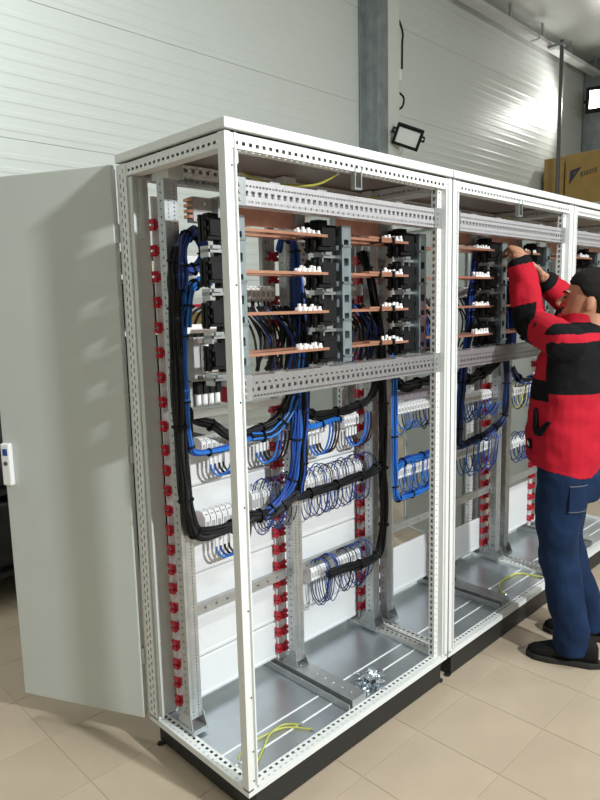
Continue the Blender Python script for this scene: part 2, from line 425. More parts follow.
def cabinet(ox, label, upright_clips=True, panels=()):
    t = thing('electrical_cabinet', label, 'cabinet', (ox, 0, 0), 'row of open cabinet frames')
    # plinth
    b = MB(); b.box(.035, CW-.035, .010, .022, .004, .10); b.box(.035, CW-.035, .004, .010, .086, .10); pl = b.build('plinth_front', 'plinth', t)
    for x in (.035, CW-.047):
        b = MB(); b.box(x, x+.012, .022, CD-.022, .004, .10); b.build('plinth_side', 'plinth', t)
    b = MB(); b.box(.035, CW-.035, CD-.022, CD-.010, .004, .10); b.build('plinth_back', 'plinth', t)
    for x, s in ((.035, 1), (CW-.035, -1)):
        for y in (.02, CD-.03):
            o = link('foot_tab', cached('tab', m_tab), t, (x, y, 0))
            if s < 0: o.rotation_euler = (0, 0, math.pi)
    # posts
    for front in (True, False):
        for left in (True, False):
            p = link('post', cached(('post', front, left), lambda: m_post(front, left)), t)
            if not left:
                link('perforated_flange', cached(('fl', front, left), lambda: m_flange(front, left)), p)
            if front:
                for z in (.42, .70, 1.02, 1.33, 1.66, 1.98, .14, .24):
                    link('screw_hole', cached('sh', m_postbolt), p, ((.028 if left else CW-.028), .0078, z))
    for y0 in (0, CD-.045):     # horizontal frame rails front and back
        b = MB(); b.perfbox(.045, CW-.045, y0, y0+.045, Z0, Z0+.022, 'x', {'+z': [H(.010, .014, .025, .007, .02), H(.026, .036, .025, .012, .018)]}); b.build('bottom_rail', 'paint', t)
        b = MB(); b.perfbox(.020, CW-.020, y0+.004, y0+.045, Z1-.075, Z1-.036, 'x', {'-y': [H(.010, .020, .025, .012, .018)], '-z': [H(.012, .02, .025, .012, .018)]}); b.build('top_rail', 'paint', t)
    for x0 in (0, CW-.045):
        b = MB(); b.perfbox(x0, x0+.045, .0, CD, Z0, Z0+.023, 'y', {'+z': [H(.010, .014, .025, .007, .02), H(.026, .036, .025, .012, .05)]}); b.build('bottom_rail', 'paint', t)
        b = MB(); b.perfbox(x0+.002, x0+.043, .02, CD-.02, Z1-.075, Z1-.036, 'y', {'-x': [H(.012, .020, .025, .012, .02)], '+x': [H(.012, .020, .025, .012, .02)]}); b.build('top_rail', 'paint', t)
    # roof
    b = MB(); b.box(-.002, CW+.002, -.004, CD+.004, Z1-.028, Z1); r = bevel(b.build('roof_plate', 'paint', t), .003)
    b = MB()
    for a in ((.012, CW-.012, .012, .022), (.012, CW-.012, CD-.022, CD-.012), (.012, .022, .022, CD-.022), (CW-.022, CW-.012, .022, CD-.022)): b.box(a[0], a[1], a[2], a[3], Z1-.040, Z1-.028)
    b.build('roof_gasket', 'black', t)
    for x in (.03, CW-.03):
        for y in (.03, CD-.03):
            b = MB(); b.cyl((x, y, Z1), (x, y, Z1+.008), .010, 8); b.build('roof_screw', 'galv', t)
    b = MB(); b.box(.024, CW-.024, .024, CD-.024, Z1-.032, Z1-.0285); b.build('roof_underside_tint', 'roofin', t)  # added sheet; its warm dark colour stands in for the reflected floor
    b = MB(); b.perfbox(.045, CW-.045, .40, .43, Z1-.072, Z1-.040, 'x', {'-y': [H(.010, .022, .03, .014)]}); b.build('roof_stiffener', 'paint', t)
    # latch bracket hanging from the front top rail
    b = MB(); b.box(.532, .537, .002, .02, Z1-.125, Z1-.06); b.box(.563, .568, .002, .02, Z1-.125, Z1-.06); b.box(.532, .568, .002, .02, Z1-.130, Z1-.125); b.build('latch_bracket', 'galv', t)
    b = MB(); b.box(.041, .050, .004, .016, 1.985, 2.02); bevel(b.build('hinge_catch', 'white', t), .003)
    # galvanised floor sheets with the bright gaps between them
    for x0, x1 in ((.046, .518), (.622, CW-.046)):
        for y0, y1 in ((.046, .128), (.133, .198), (.203, CD-.046)):
            b = MB(); b.box(x0, x1, y0, y1, .1085, .112); b.build('floor_sheet', 'galvd', t)
    b = MB(); b.box(.046, CW-.046, .05, CD-.05, .101, .1085); b.build('floor_edge_strip', 'galv', t)
    for x0, x1 in ((.046, .518), (.622, CW-.046)):
        for y0 in (.1275, .1975): MB().box(x0, x1, y0, y0+.006, .1085, .1135).build('floor_seam', 'white', t)
    # centre floor channel
    b = MB(); b.box(.520, .526, .046, CD-.046, .104, .140); b.box(.540, .618, .046, CD-.046, .104, .150); b.box(.526, .540, .046, CD-.046, .104, .108)
    for i in range(10): b.cyl((.580, .09+i*.045, .150), (.580, .09+i*.045, .152), .006, 8)
    b.build('floor_channel', 'galv', t)
    # functional uprights with feet, head brackets, clip rods
    for k, (ux, rx) in enumerate(((.04, .075), (.555, .567), (1.045, 1.085))):
        b = MB(); b.perfbox(ux, ux+.05, .36, .40, .17, 2.002, 'z', {'-x': [H(.017, .023, .025, .006)], '-y': [H(.012, .016, .0125, .004), H(.034, .038, .0125, .004, .006)]})
        u = b.build('mounting_upright', 'galv', t)
        b = MB(); b.prism([(.345,.14),(.43,.14),(.43,.155),(.40,.19),(.355,.19)], ux-.004, ux+.0, 'x'); b.prism([(.335,.14),(.43,.14),(.43,.155),(.40,.19),(.355,.19)], ux+.05, ux+.054, 'x'); b.box(ux-.008, ux+.056, .335, .435, .124, .142)
        b.build('foot_bracket', 'galv', t)
        b = MB(); b.prism([(.335,2.000),(.430,2.000),(.415,2.064),(.350,2.064)], ux+.004 if k == 0 else ux-.01, ux+.06 if k == 0 else ux+.05, 'x'); b.build('head_bracket', 'door' if k == 0 else 'paint', t)
        b = MB(); b.box(rx-.020, rx+.020, .456, .464, .14, 1.96); rod = b.build('clip_strip', 'panel', t)
        z = .20
        while z < 1.90:
            link('clip', cached('clip', m_clip), rod, (rx, .455, z)); z += .071 if z < 1.1 else .083
    # perforated front beams
    for z0, h, rows in ((1.882, .070, [H(.007, .014, .0125, .007), H(.026, .040, .025, .014), H(.050, .056, .0125, .007, .006)]), (1.330, .070, [H(.008, .013, .0125, .007), H(.024, .036, .025, .011), H(.046, .051, .025, .010, .006)])):
        b = MB(); b.perfbox(.046, CW-.046, .024, .070, z0, z0+h, 'x', {'-y': rows, '+z': [H(.006, .013, .0125, .006), H(.028, .036, .025, .012)], '-z': [H(.010, .018, .025, .012)]})
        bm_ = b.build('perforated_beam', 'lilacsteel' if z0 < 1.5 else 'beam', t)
        for x in (.041, CW-.085):
            e = MB(); e.box(x, x+.044, .020, .074, z0-.002, z0+h+.004)
            for dz in (.015, h/2, h-.015): e.cyl((x+.022, .020, z0+dz), (x+.022, .016, z0+dz), .006, 8)
            e.build('beam_end_plate', 'galv', bm_)
        for x in (.18, .38, .78):
            e = MB(); e.box(x, x+.04, .024, .05, z0+h, z0+h+.004); e.build('beam_joint', 'galv', bm_)
    # rear closing strip beside the left rear post
    b = MB(); b.box(.003, .068, .495, .503, Z0+.04, Z1-.08); b.box(.028, .044, .487, .495, Z1-.27, Z1-.08); b.box(.003, .010, .483, .495, Z0+.04, Z1-.08); b.build('rear_strip', 'door', t)
    # horizontal mounting rails bay by bay
    for (x0, x1) in ((.09, .555), (.605, 1.045)):
        for z in (.535,):
            b = MB(); b.perfbox(x0, x1, .405, .425, z-.018, z+.018, 'x', {'-y': [H(.015, .021, .05, .008)]}); b.build('mounting_rail', 'galv', t)
    # white covers, one plank at a time
    for (x0, x1, z0, z1, n) in panels:
        h = (z1-z0)/n
        for i in range(n):
            b = MB(); a = z0+i*h
            b.prism([(.470, a+.002), (.478, a+.002), (.478, a+h-.002), (.470, a+h-.002), (.468, a+h-.010), (.468, a+.022), (.4655, a+.016), (.4655, a+.008)], x0, x1, 'x')
            b.build('cover_panel', 'panel', t)
    return t
M['roofin'] = mat('roof_sheet_floor_reflection', (.40, .355, .32), .45, .55, .05, 5)  # galvanised underside with the tile floor's brown reflection painted into its base colour
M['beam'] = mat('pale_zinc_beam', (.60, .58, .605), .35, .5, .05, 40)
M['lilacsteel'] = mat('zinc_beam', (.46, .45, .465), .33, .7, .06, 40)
cabA = cabinet(0, 'end cabinet frame with its grey rear door swung open', panels=((.098, .548, .150, 1.13, 6), (.610, 1.055, .150, 1.10, 6)))
cabB = cabinet(1.11, 'middle cabinet frame the worker reaches into', panels=((.098, .548, .160, .40, 1), (.610, 1.055, .160, .35, 1)))
cabC = cabinet(2.22, 'cabinet frame behind the worker in the red jacket', panels=((.098, .548, .160, .45, 1),))
# the rear doors, hinged on the rear posts (parts of their cabinets)
def rear_door(cab, hx, ang, flip, handle):
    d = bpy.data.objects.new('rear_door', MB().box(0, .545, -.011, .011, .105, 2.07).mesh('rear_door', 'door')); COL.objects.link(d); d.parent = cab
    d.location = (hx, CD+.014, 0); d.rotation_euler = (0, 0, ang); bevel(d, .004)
    s = -flip     # outer face side in local y
    fold = MB()
    for a in ((.008, .024, .11, 2.06), (.521, .537, .11, 2.06), (.024, .521, .11, .126), (.024, .521, 2.044, 2.06)):
        y0, y1 = sorted((-s*.011, -s*.026)); fold.box(a[0], a[1], y0, y1, a[2], a[3])
    fold.build('folded_edge', 'door', d)
    if handle:
        y0, y1 = sorted((s*.011, s*.034)); h = MB(); h.box(.497, .537, y0, y1, .960, 1.120)
        ho = bevel(h.build('lock_handle', 'white', d), .006)
        y2 = s*.0345; k = MB(); y0, y1 = sorted((s*.034, s*.0355)); k.box(.505, .525, y0, y1, 1.075, 1.100); k.build('handle_badge', 'cblue', d)
        k = MB(); k.cyl((.515, s*.034, 1.045), (.515, s*.037, 1.045), .008, 10); k.build('lock_cylinder', 'dgrey', d)
    for z in (.35, 1.1, 1.85):
        k = MB(); k.cyl((-.006, 0, z-.03), (-.006, 0, z+.03), .008, 8); k.build('hinge', 'galv', d)
    return d
DA = math.atan2(.50, -.25)
rear_door(cabA, -.006, DA, -1, True)
rear_door(cabA, CW-.02, math.radians(66), 1, True)
rear_door(cabB, CW-.006, math.radians(77), 1, True)
rear_door(cabC, CW-.006, math.radians(68), 1, True)
rear_door(cabB, .02, math.radians(104), -1, True) if False else None

# ------------------------------------------------------------------ busbars and their supports
BARZ = (1.829, 1.705, 1.578, 1.452)
RANK = ('topmost', 'second', 'third', 'lowest')
BAYN = {'A': 'the bay beside the open grey door', 'B': 'the bay above the loose bolts', 'C': 'the middle cabinet bay next to the bolts', 'D': 'the bay the worker reaches into', 'E': 'the bay behind the worker'}
def m_insul():
    b = MB()
    b.box(-.064, -.014, .004, .034, -.034, .030)
    for i in range(5): b.box(-.076+.006*(i%2), -.010, -.010+.005*(i%2), .038, -.034+i*.0135, -.026+i*.0135)
    for i in range(2): b.box(-.080, -.072, .002+i*.018, .012+i*.018, -.040, .036)
    b.box(-.070, -.02, -.016, .0, -.024, .020); b.box(-.06, -.025, 0.005, .030, .030, .042)
    return b.mesh('insulator', 'black')
def m_insbr():
    b = MB(); b.box(-.068, .0, .0, .04, -.006, .004); b.box(-.068, -.062, .0, .04, -.020, .012); b.box(-.06, -.03, -.01, .05, .004, .014); return b.mesh('insulator_bracket', 'galv')
def m_chanclip():
    b = MB(); b.box(0, .046, -.006, 0, -.004, .004); return b.mesh('channel_clip', 'zinc')
def support(ch, label):
    t = thing('busbar_support', label, 'busbar support', (ch, .10, 1.40), 'vertical busbar supports')
    b = MB(); b.perfbox(0, .046, 0, .045, 0, .468, 'z', {'-x': [H(.014, .028, .06, .03)], '-y': [H(.010, .034, .0625, .026, .02)]}); b.build('channel', 'galvch', t)
    for i, z in enumerate(BARZ):
        io = link('insulator', cached('ins', m_insul), t, (0, .03, z-1.40))
        if ch > .2: io.scale = (1.3, 1.5, 1.35)
        link('insulator_bracket', cached('insb', m_insbr), t, (0, .03, z-1.40-.064))
        link('channel_clip', cached('chc', m_chanclip), t, (0, 0, z-1.40-.03))
    MB().box(-.020, -.004, .048, .070, .005, .462).build('insulator_rail', 'black', t)
    return t
M['galvch'] = mat('blued_steel_channel', (.50, .58, .63), .28, .8, .15, 20)
for ch, lb in ((.098, 'steel busbar channel with black insulators beside the corner post of the end cabinet'), (.575, 'steel busbar channel with black insulators in the middle of the end cabinet'),
               (1.030, 'steel busbar channel with black insulators by the far post of the end cabinet'), (1.685, 'steel busbar channel with black insulators beside the worker\'s raised hand'),
               (2.140, 'steel busbar channel with black insulators behind the worker\'s other hand'), (2.795, 'steel busbar channel with black insulators behind the worker\'s head')):
    support(ch, lb)
def m_bolt6():
    b = MB(); b.cyl((0,0,0), (0,0,.006), .0085, 6); b.cyl((0,0,.006), (0,0,.016), .006, 8); return b.mesh('terminal_nut', 'white')
for bay, x0, x1 in (('A', .146, .560), ('B', .623, 1.015), ('C', 1.190, 1.672), ('D', 1.735, 2.126), ('E', 2.30, 2.78)):
    for i, z in enumerate(BARZ):
        t = thing('busbar', '%s copper busbar in %s' % (RANK[i], BAYN[bay]), 'busbar', (x0, .105, z), 'horizontal copper busbars')
        MB().box(0, x1-x0-.05, 0, .045, -.0045, .0045).build('bar', 'copper', t)
        MB().box(.02, x1-x0-.05, .095, .135, -.0045, .0045).build('bar', 'copper', t)
        for k in range(5):
            for j in range(2):
                o = link('terminal_nut', cached('nut', m_bolt6), t, (x1-x0-.180+k*.024+j*.010, .012+j*.022, .0045)); o.scale = (1, 1, random.uniform(.7, 1.5))
        if bay in 'BD':
            MB().box(.10, x1-x0-.16, -.004, .03, .0045, .012).build('joint_bar', 'copper', t)
            for tx_ in (.16, .24):
                MB().box(tx_, tx_+.008, -.008, .04, -.010, .016).build('cable_tie', 'black', t)
for cab, ox, lb in ((0, 0, 'wide copper plate behind the upper beam of the end cabinet'), (1, 1.11, 'wide copper plate behind the upper beam of the middle cabinet'), (2, 2.22, 'wide copper plate behind the upper beam of the cabinet behind the worker')):
    t = thing('busbar_plate', lb, 'busbar', (ox, .2, 1.855), 'copper plates behind the upper beams')
    for x0, x1 in ((.17, .50), (.66, .96)):
        bevel(MB().box(x0, x1, 0, .010, 0, .06).build('plate', 'copperd', t), .003)
        MB().box(x1-.06, x1-.02, -.012, 0, .01, .065).build('end_clamp', 'galv', t)
# ------------------------------------------------------------------ cable bundles
def cable_bundle(label, path, wires, R=.016, r=.0045, group=None, twist=.6, ties=True, name='cable_bundle', seg=7):
    t = thing(name, label, 'cables', tuple(path[-1]), group)
    off = Vector(path[-1])
    c = spline(path, seg); k = len(c)
    fr = []; up = None
    for i in range(k):
        tg = (c[min(i+1,k-1)]-c[max(i-1,0)]).normalized()
        if up is None: up = Vector((0,-1,0)) if abs(tg.y) < .9 else Vector((1,0,0))
        up = (up - tg*up.dot(tg)).normalized(); fr.append((up.copy(), tg.cross(up)))
    ws = [w for w, n in wires for _ in range(n)]; n = len(ws); random.shuffle(ws)
    for i, w in enumerate(ws):
        a0 = i*2.39996; rad = R*math.sqrt((i+.5)/n)
        ph = random.uniform(0, 6); amp = random.uniform(.05, .25)*R
        pts = []
        for j in range(k):
            a = a0 + twist*j/k + .15*math.sin(j*.7+ph); q = rad + amp*math.sin(j*.55+ph)
            pts.append(c[j] - off + fr[j][0]*math.cos(a)*q + fr[j][1]*math.sin(a)*q)
        MB().tube(pts, r, 5).build('cable', w, t, smooth=True)
    if ties:
        for j in range(5, k-3, 9):
            b = MB(); tg = (c[j+1]-c[j-1]).normalized(); b.tube([c[j]-off-tg*.003, c[j]-off+tg*.003], R*1.18+r, 10); b.build('cable_tie', 'black', t)
    return t
y = .335
cable_bundle('thick black and blue cable bundle hanging beside the open grey door', [(.060,y,1.79),(.050,y,1.72),(.044,y,1.60),(.039,y,1.30),(.043,y,1.05),(.056,y,.93),(.090,y,.845),(.22,y,.832),(.32,y,.845),(.42,y,.835),(.50,y,.862),(.56,y,.885)], [('cblack',20),('cgrey',2),('cblue',2)], .019, .0054)
cable_bundle('blue cables curling over the top of the thick black bundle', [(.062,.315,1.66),(.066,.315,1.76),(.10,.335,1.825),(.16,.37,1.845),(.21,.40,1.81),(.215,.41,1.76),(.175,.42,1.728),(.14,.425,1.745)], [('cblue',8),('cnavy',3)], .016, .005)
cable_bundle('blue cables branching off below the coil to the insulators', [(.075,.315,1.54),(.090,.325,1.63),(.140,.36,1.675),(.20,.39,1.69),(.24,.41,1.685)], [('clblue',4),('cblack',4)], .014, .005)
cable_bundle('blue cable strand running down along the thick black bundle', [(.072,.325,1.66),(.062,.322,1.45),(.060,.322,1.30),(.066,.322,1.17),(.092,.328,1.125),(.20,.34,1.115),(.30,.345,1.125),(.40,.35,1.14)], [('clblue',5),('cblue',3)], .009, .0045)
cable_bundle('black cables crossing to the terminals under the contactor', [(.06,.385,1.30),(.12,.38,1.235),(.19,.37,1.20),(.27,.36,1.15),(.36,.36,1.15),(.45,.36,1.165),(.52,.35,1.22),(.57,.34,1.33)], [('cblack',8),('cgrey',3)], .016, .005)
cable_bundle('bright blue and grey cables sweeping up to the centre upright', [(.345,.345,1.135),(.42,.335,1.135),(.49,.33,1.17),(.545,.33,1.24),(.575,.33,1.33),(.585,.33,1.45)], [('clblue',4),('cgrey',4),('cblack',3)], .016, .005)
cable_bundle('dark cables hanging down the centre upright of the end cabinet', [(.625,.40,1.84),(.622,.36,1.66),(.612,.33,1.45),(.600,.325,1.25),(.588,.325,1.08),(.575,.325,.95),(.565,.33,.885)], [('cblack',12),('cblue',3)], .018, .005)
cable_bundle('dark blue cables dropping between the busbars in the middle of the end cabinet', [(.56,.40,1.80),(.575,.37,1.85),(.600,.36,1.80),(.595,.35,1.62),(.575,.34,1.42),(.560,.325,1.22),(.545,.32,1.08),(.53,.325,.96),(.47,.335,.875),(.38,.335,.83)], [('cblue',7),('clblue',4),('cgrey',3)], .017, .005)
cable_bundle('black cable bundle lying across the covers above the bolts', [(.56,.335,.870),(.66,.33,.868),(.78,.33,.870),(.90,.33,.875),(1.00,.33,.875),(1.06,.33,.90)], [('cblack',13),('cblue',2)], .016, .0045)
cable_bundle('black cable bundle hanging along the far upright of the end cabinet', [(1.03,.40,1.82),(1.05,.36,1.70),(1.075,.33,1.45),(1.085,.325,1.24),(1.082,.325,1.0),(1.085,.325,.80),(1.083,.325,.60),(1.05,.33,.50),(.98,.335,.475),(.85,.34,.49),(.74,.345,.49)], [('cblack',15),('cblue',3)], .017, .0045)
cable_bundle('black cables draped over the upper terminals above the bolts', [(.61,.35,1.21),(.70,.36,1.165),(.82,.36,1.165),(.93,.36,1.17),(1.02,.35,1.20),(1.08,.34,1.30)], [('cblack',9),('cgrey',3)], .016, .0045)
cable_bundle('bright blue strand over the small upper terminals above the bolts', [(.60,.34,1.19),(.64,.345,1.135),(.72,.35,1.13),(.82,.36,1.135),(.86,.37,1.12)], [('clblue',5)], .009, .0045)
cable_bundle('bright blue cable bundle hanging in the middle cabinet next to the bolts', [(1.205,.36,1.42),(1.208,.36,1.24),(1.207,.36,1.0),(1.209,.36,.80),(1.222,.36,.715),(1.27,.37,.695),(1.38,.375,.69),(1.50,.375,.70),(1.62,.375,.73)], [('clblue',8),('cblue',7)], .014, .0045)
cable_bundle('black cables heaped on the upper duct of the middle cabinet', [(1.20,.37,1.28),(1.28,.37,1.22),(1.40,.37,1.225),(1.52,.37,1.23),(1.65,.37,1.26)], [('cblack',10),('cgrey',4)], .022, .005)
cable_bundle('bright blue cables lying on the lower terminal row of the middle cabinet', [(1.22,.37,.84),(1.32,.37,.87),(1.44,.37,.865),(1.56,.37,.87),(1.66,.37,.885)], [('clblue',8),('cblue',4)], .016, .0045)
cable_bundle('black cables heaped under the beam in the bay the worker reaches into', [(1.75,.37,1.23),(1.86,.37,1.20),(1.98,.37,1.22),(2.10,.36,1.26),(2.17,.35,1.36)], [('cblack',12),('cgrey',3)], .026, .005)
cable_bundle('dark blue cables hanging down the upright behind the worker\'s elbow', [(2.18,.35,1.60),(2.185,.335,1.35),(2.19,.33,1.15),(2.185,.33,1.0),(2.15,.34,.93),(2.05,.35,.90),(1.93,.36,.87),(1.78,.37,.855)], [('cblue',6),('cblack',7)], .016, .005)
cable_bundle('dark cables hanging behind the corner post of the middle cabinet', [(1.80,.30,1.86),(1.815,.33,1.65),(1.80,.34,1.45),(1.77,.35,1.25),(1.76,.36,1.05),(1.76,.37,.9),(1.80,.37,.86)], [('cblue',7),('cblack',6)], .020, .005)
cable_bundle('blue cables dropping behind the busbars in the bay the worker reaches into', [(1.91,.30,1.80),(1.93,.34,1.84),(1.955,.34,1.76),(1.95,.34,1.55),(1.93,.35,1.36)], [('cblue',7),('cblack',3)], .016, .005)
cable_bundle('blue cables hanging behind the busbars behind the worker', [(2.22,.30,1.84),(2.24,.34,1.75),(2.25,.34,1.55),(2.25,.34,1.36)], [('cblue',8),('cnavy',3)], .022, .006)
cable_bundle('dark cables on the terminals of the bay behind the worker', [(2.30,.36,1.22),(2.42,.36,1.14),(2.55,.36,1.13),(2.68,.36,1.16)], [('cblack',7),('cblue',4)], .018, .005)
def loose(label, x0, x1, z0, z1, n, cols, group='loose control wires between the busbars'):
    t = thing('loose_wires', label, 'wires', (x0, .40, z0), group)
    for i in range(n):
        a = Vector((random.uniform(0, x1-x0), random.uniform(-.06, .03), z1-z0)); b = Vector((a.x + random.uniform(.0, .09), random.uniform(-.10, 0), 0))
        m = (a+b)/2 + Vector((random.uniform(-.02, .05), -.04, random.uniform(0, .03)))
        MB().tube(spline([a, m, b], 6), .0045, 5).build('wire', random.choice(cols), t, smooth=True)
loose('black and blue loose wires behind the lower busbars beside the open grey door', .34, .56, 1.37, 1.60, 30, ['cblack', 'cblack', 'cblue', 'cgrey'])
loose('black and blue loose wires behind the lower busbars above the bolts', .82, 1.02, 1.37, 1.60, 30, ['cblack', 'cblack', 'cblue', 'cgrey'])
loose('dark loose wires behind the lower busbars of the middle cabinet', 1.75, 2.05, 1.37, 1.62, 34, ['cblack', 'cblack', 'cblue', 'cgrey'])
loose('dark loose wires behind the middle cabinet lower busbars next to the bolts', 1.28, 1.60, 1.37, 1.62, 30, ['cblack', 'cgrey', 'cblue'])

# ------------------------------------------------------------------ terminal rows
def m_term(w, h, d):
    b = MB(); b.mi = 0; b.prism([(-d, -h*.30), (-d*.65, -h*.5), (0, -h*.5), (0, h*.5), (-d*.65, h*.5), (-d, h*.30)], -w/2, w/2, 'x')
    b.mi = 1; b.box(-w*.30, w*.30, -d-.001, -d+.001, -h*.16, h*.16); b.box(-w*.25, w*.25, -d*.85-.001, -d*.80, h*.38, h*.42)
    return b.mesh('terminal', ['white', 'grey'])
def m_ferrule(): return MB().cyl((0,0,0), (0,0,-.035), .0055, 8).mesh('ferrule', 'white')
def term_row(label, x0, x1, z, n, h=.07, y=.455, up=0, down=0, uh=.055, dh=.065, busz=None, r=.0022, cols=('cnavy','cblue','cblack'), ferr=0, ecol=('clblue','cblue','cblack','cbrown'), group='terminal rows'):
    t = thing('terminal_row', label, 'terminals', (x0, y, z), group); L = x1-x0
    MB().box(-.02, L+.02, -.010, -.002, -.018, .018).build('rail', 'galv', t)
    pw = L/n; tm_ = cached(('term', round(pw,4), h), lambda: m_term(pw*.86, h, .05))
    for i in range(n): link('terminal', tm_, t, ((i+.5)*pw, -.008, 0))
    bz = (busz - z) if busz is not None else 0
    for i in range(up):
        x = L*(i+random.uniform(.2,.8))/up; e = random.uniform(.015, .05); hh = uh*random.uniform(.75, 1.15)
        MB().tube(spline([(x,-.045,h*.42),(x+.004,-.055,h*.5+hh*.6),(x+e*.5,-.08,h*.5+hh),(x+e,-.105,h*.5+hh*.35),(x+e*1.1,-.112,bz+.01)], 5), r, 5).build('wire', random.choice(cols), t, smooth=True)
    for i in range(down):
        x = L*(i+random.uniform(.2,.8))/down; e = random.uniform(-.01, .045); hh = dh*random.uniform(.75, 1.15)
        MB().tube(spline([(x,-.045,-h*.42),(x+.002,-.052,-h*.5-hh*.6),(x+e*.5,-.075,-h*.5-hh),(x+e,-.102,-h*.5-hh*.45),(x+e*1.15,-.112,bz-.01)], 5), r, 5).build('wire', random.choice(cols), t, smooth=True)
    for g in range(ferr):                 # groups of four thick wires bending under
        gx = L*(g+.5)/ferr - .03
        for i in range(4):
            x = gx + i*.019
            link('ferrule', cached('ferr', m_ferrule), t, (x, -.055, -h*.5))
            MB().tube(spline([(x,-.055,-h*.5-.03),(x+.002,-.058,-h*.5-.055),(x+.022,-.070,-h*.5-.078),(x+.05,-.09,-h*.5-.06),(x+.062,-.105,-h*.5+.0),(x+.06,-.11,bz)], 5), .0045, 6).build('wire', ecol[i], t, smooth=True)
    return t
term_row('short terminal row with four drooping cables under the fuses', .165, .30, 1.120, 6, .06, ferr=1, busz=1.13)
term_row('short terminal row with drooping cables between the corner post and centre upright', .385, .51, 1.125, 6, .06, ferr=1, busz=1.13)
term_row('terminal row with four drooping cables where the thick bundle turns', .165, .32, .835, 6, .10, ferr=1, busz=.835)
term_row('terminal row with thin blue wire loops beside the centre upright', .385, .545, .865, 10, .10, up=8, down=10, uh=.045, dh=.065, busz=.84)
term_row('short terminal row with drooping cables left under the black draped cables above the bolts', .665, .80, 1.105, 6, .06, ferr=1, busz=1.13)
term_row('short terminal row with drooping cables near the far upright above the bolts', .91, 1.005, 1.105, 5, .06, ferr=1, busz=1.14)
term_row('long terminal row with thin wire loops over and under a black bundle', .640, 1.03, .862, 20, .11, up=15, down=17, uh=.045, dh=.058, busz=.868)
term_row('lowest terminal row with thin wire loops above the bolts', .690, .80, .485, 6, .075, up=8, down=8, uh=.04, dh=.095, busz=.49)
term_row('lowest terminal row with thin wire loops beside the far upright above the bolts', .84, 1.01, .485, 9, .075, up=8, down=9, uh=.04, dh=.085, busz=.49)
term_row('white terminal row under the violet grey duct in the middle cabinet', 1.26, 1.66, 1.105, 16, .055, down=14, dh=.075, busz=1.07, r=.003, cols=('cblue','cblack','clblue'))
term_row('white terminal row under the bright blue cables in the middle cabinet', 1.26, 1.66, .800, 20, .07, up=10, down=13, uh=.04, dh=.07, busz=.86, r=.003, cols=('clblue','cblue'))
term_row('upper white terminal row in the bay the worker reaches into', 1.80, 2.15, 1.085, 14, .055, down=14, dh=.08, busz=1.06, r=.003, cols=('clblue','cblue','cblack'))
term_row('lower white terminal row in the bay the worker reaches into', 1.80, 2.15, .800, 16, .07, up=8, down=10, uh=.04, dh=.09, busz=.86, r=.003, cols=('clblue','cblue','cnavy'))
term_row('upper terminal row in the bay behind the worker', 2.36, 2.72, 1.07, 12, .06, up=10, down=12, busz=1.12, r=.003, cols=('cnavy','cblue','cyel','cblack'))
term_row('lower terminal row in the bay behind the worker', 2.36, 2.72, .75, 12, .06, up=8, down=12, busz=.78, r=.003, cols=('cnavy','cblue','cnavy'))
term_row('terminal row behind the second busbar beside the open grey door', .37, .53, 1.645, 7, .06, down=8, dh=.05, busz=1.58, r=.004, cols=('cblack','cbrown'))
term_row('terminal row behind the second busbar above the bolts', .86, 1.0, 1.645, 7, .06, down=8, dh=.05, busz=1.58, r=.004, cols=('cblack','cbrown'))
term_row('terminal row behind the second busbar in the bay the worker reaches into', 1.86, 2.1, 1.645, 8, .06, down=6, dh=.05, busz=1.58, r=.004, cols=('cblack','cbrown'))
d = MB(); d.box(1.25, 1.66, .40, .452, 1.150, 1.185)
for i in range(8): d.cyl((1.29+i*.045, .40, 1.167), (1.29+i*.045, .397, 1.167), .004, 8)
tag(d.build('wire_duct', 'lilac'), 'violet grey wire duct across the middle cabinet', 'duct')
# ------------------------------------------------------------------ devices in the end cabinet, beside the open door
t = thing('contactor', 'large white contactor above the fuses beside the thick cable bundle', 'contactor', (.150, .45, 1.352))
bevel(MB().box(0, .105, -.055, 0, 0, .150).build('base', 'grey', t), .003)
bevel(MB().box(.026, .104, -.085, -.055, .030, .125).build('cover', 'white', t), .005)
MB().box(.070, .080, -.087, -.085, .070, .090).build('button', 'dgrey', t)
b = MB(); [b.box(.012+i*.03, .030+i*.03, -.062, -.055, .006, .020) for i in range(3)]; b.build('lower_terminals', 'dgrey', t)
b = MB(); [b.box(.012+i*.03, .030+i*.03, -.064, -.055, .130, .147) for i in range(3)]; b.build('upper_terminals', 'white', t)
t = thing('fuse_block', 'row of four white cartridge fuses with black caps under the contactor', 'fuses', (.155, .44, 1.262))
MB().box(-.01, .115, -.02, 0, .0, .085).build('base', 'grey', t)
for i in range(4):
    f = MB().cyl((.012+i*.027, -.035, .0), (.012+i*.027, -.035, .045), .010, 10).build('fuse', 'white', t)
    MB().box(.002+i*.027, .022+i*.027, -.048, -.02, .045, .085).build('fuse_cap', 'black', f)
t = thing('switch_block', 'white switch block with a red base between contactor and corner post', 'switch', (.275, .44, 1.262))
bevel(MB().box(0, .07, -.06, 0, .06, .14).build('body', 'white', t), .003); bevel(MB().box(.01, .06, -.05, 0, 0, .06).build('red_base', 'red', t), .006)
MB().prism([(.02, .092), (.05, .092), (.035, .080)], -.0615, -.06, 'y').build('arrow_mark', 'dgrey', t)
t = thing('device_shelf', 'bent steel shelf plate under the fuses', 'shelf', (.11, .36, 1.243))
MB().box(0, .43, 0, .10, 0, .004).build('plate', 'galv', t); MB().box(0, .43, -.004, 0, -.010, .016).build('lip', 'rackl', t)
t = thing('comb_busbar', 'white comb busbar with black cables above the contactor', 'busbar', (.125, .40, 1.515))
MB().box(0, .13, 0, .05, 0, .030).build('comb', 'white', t)
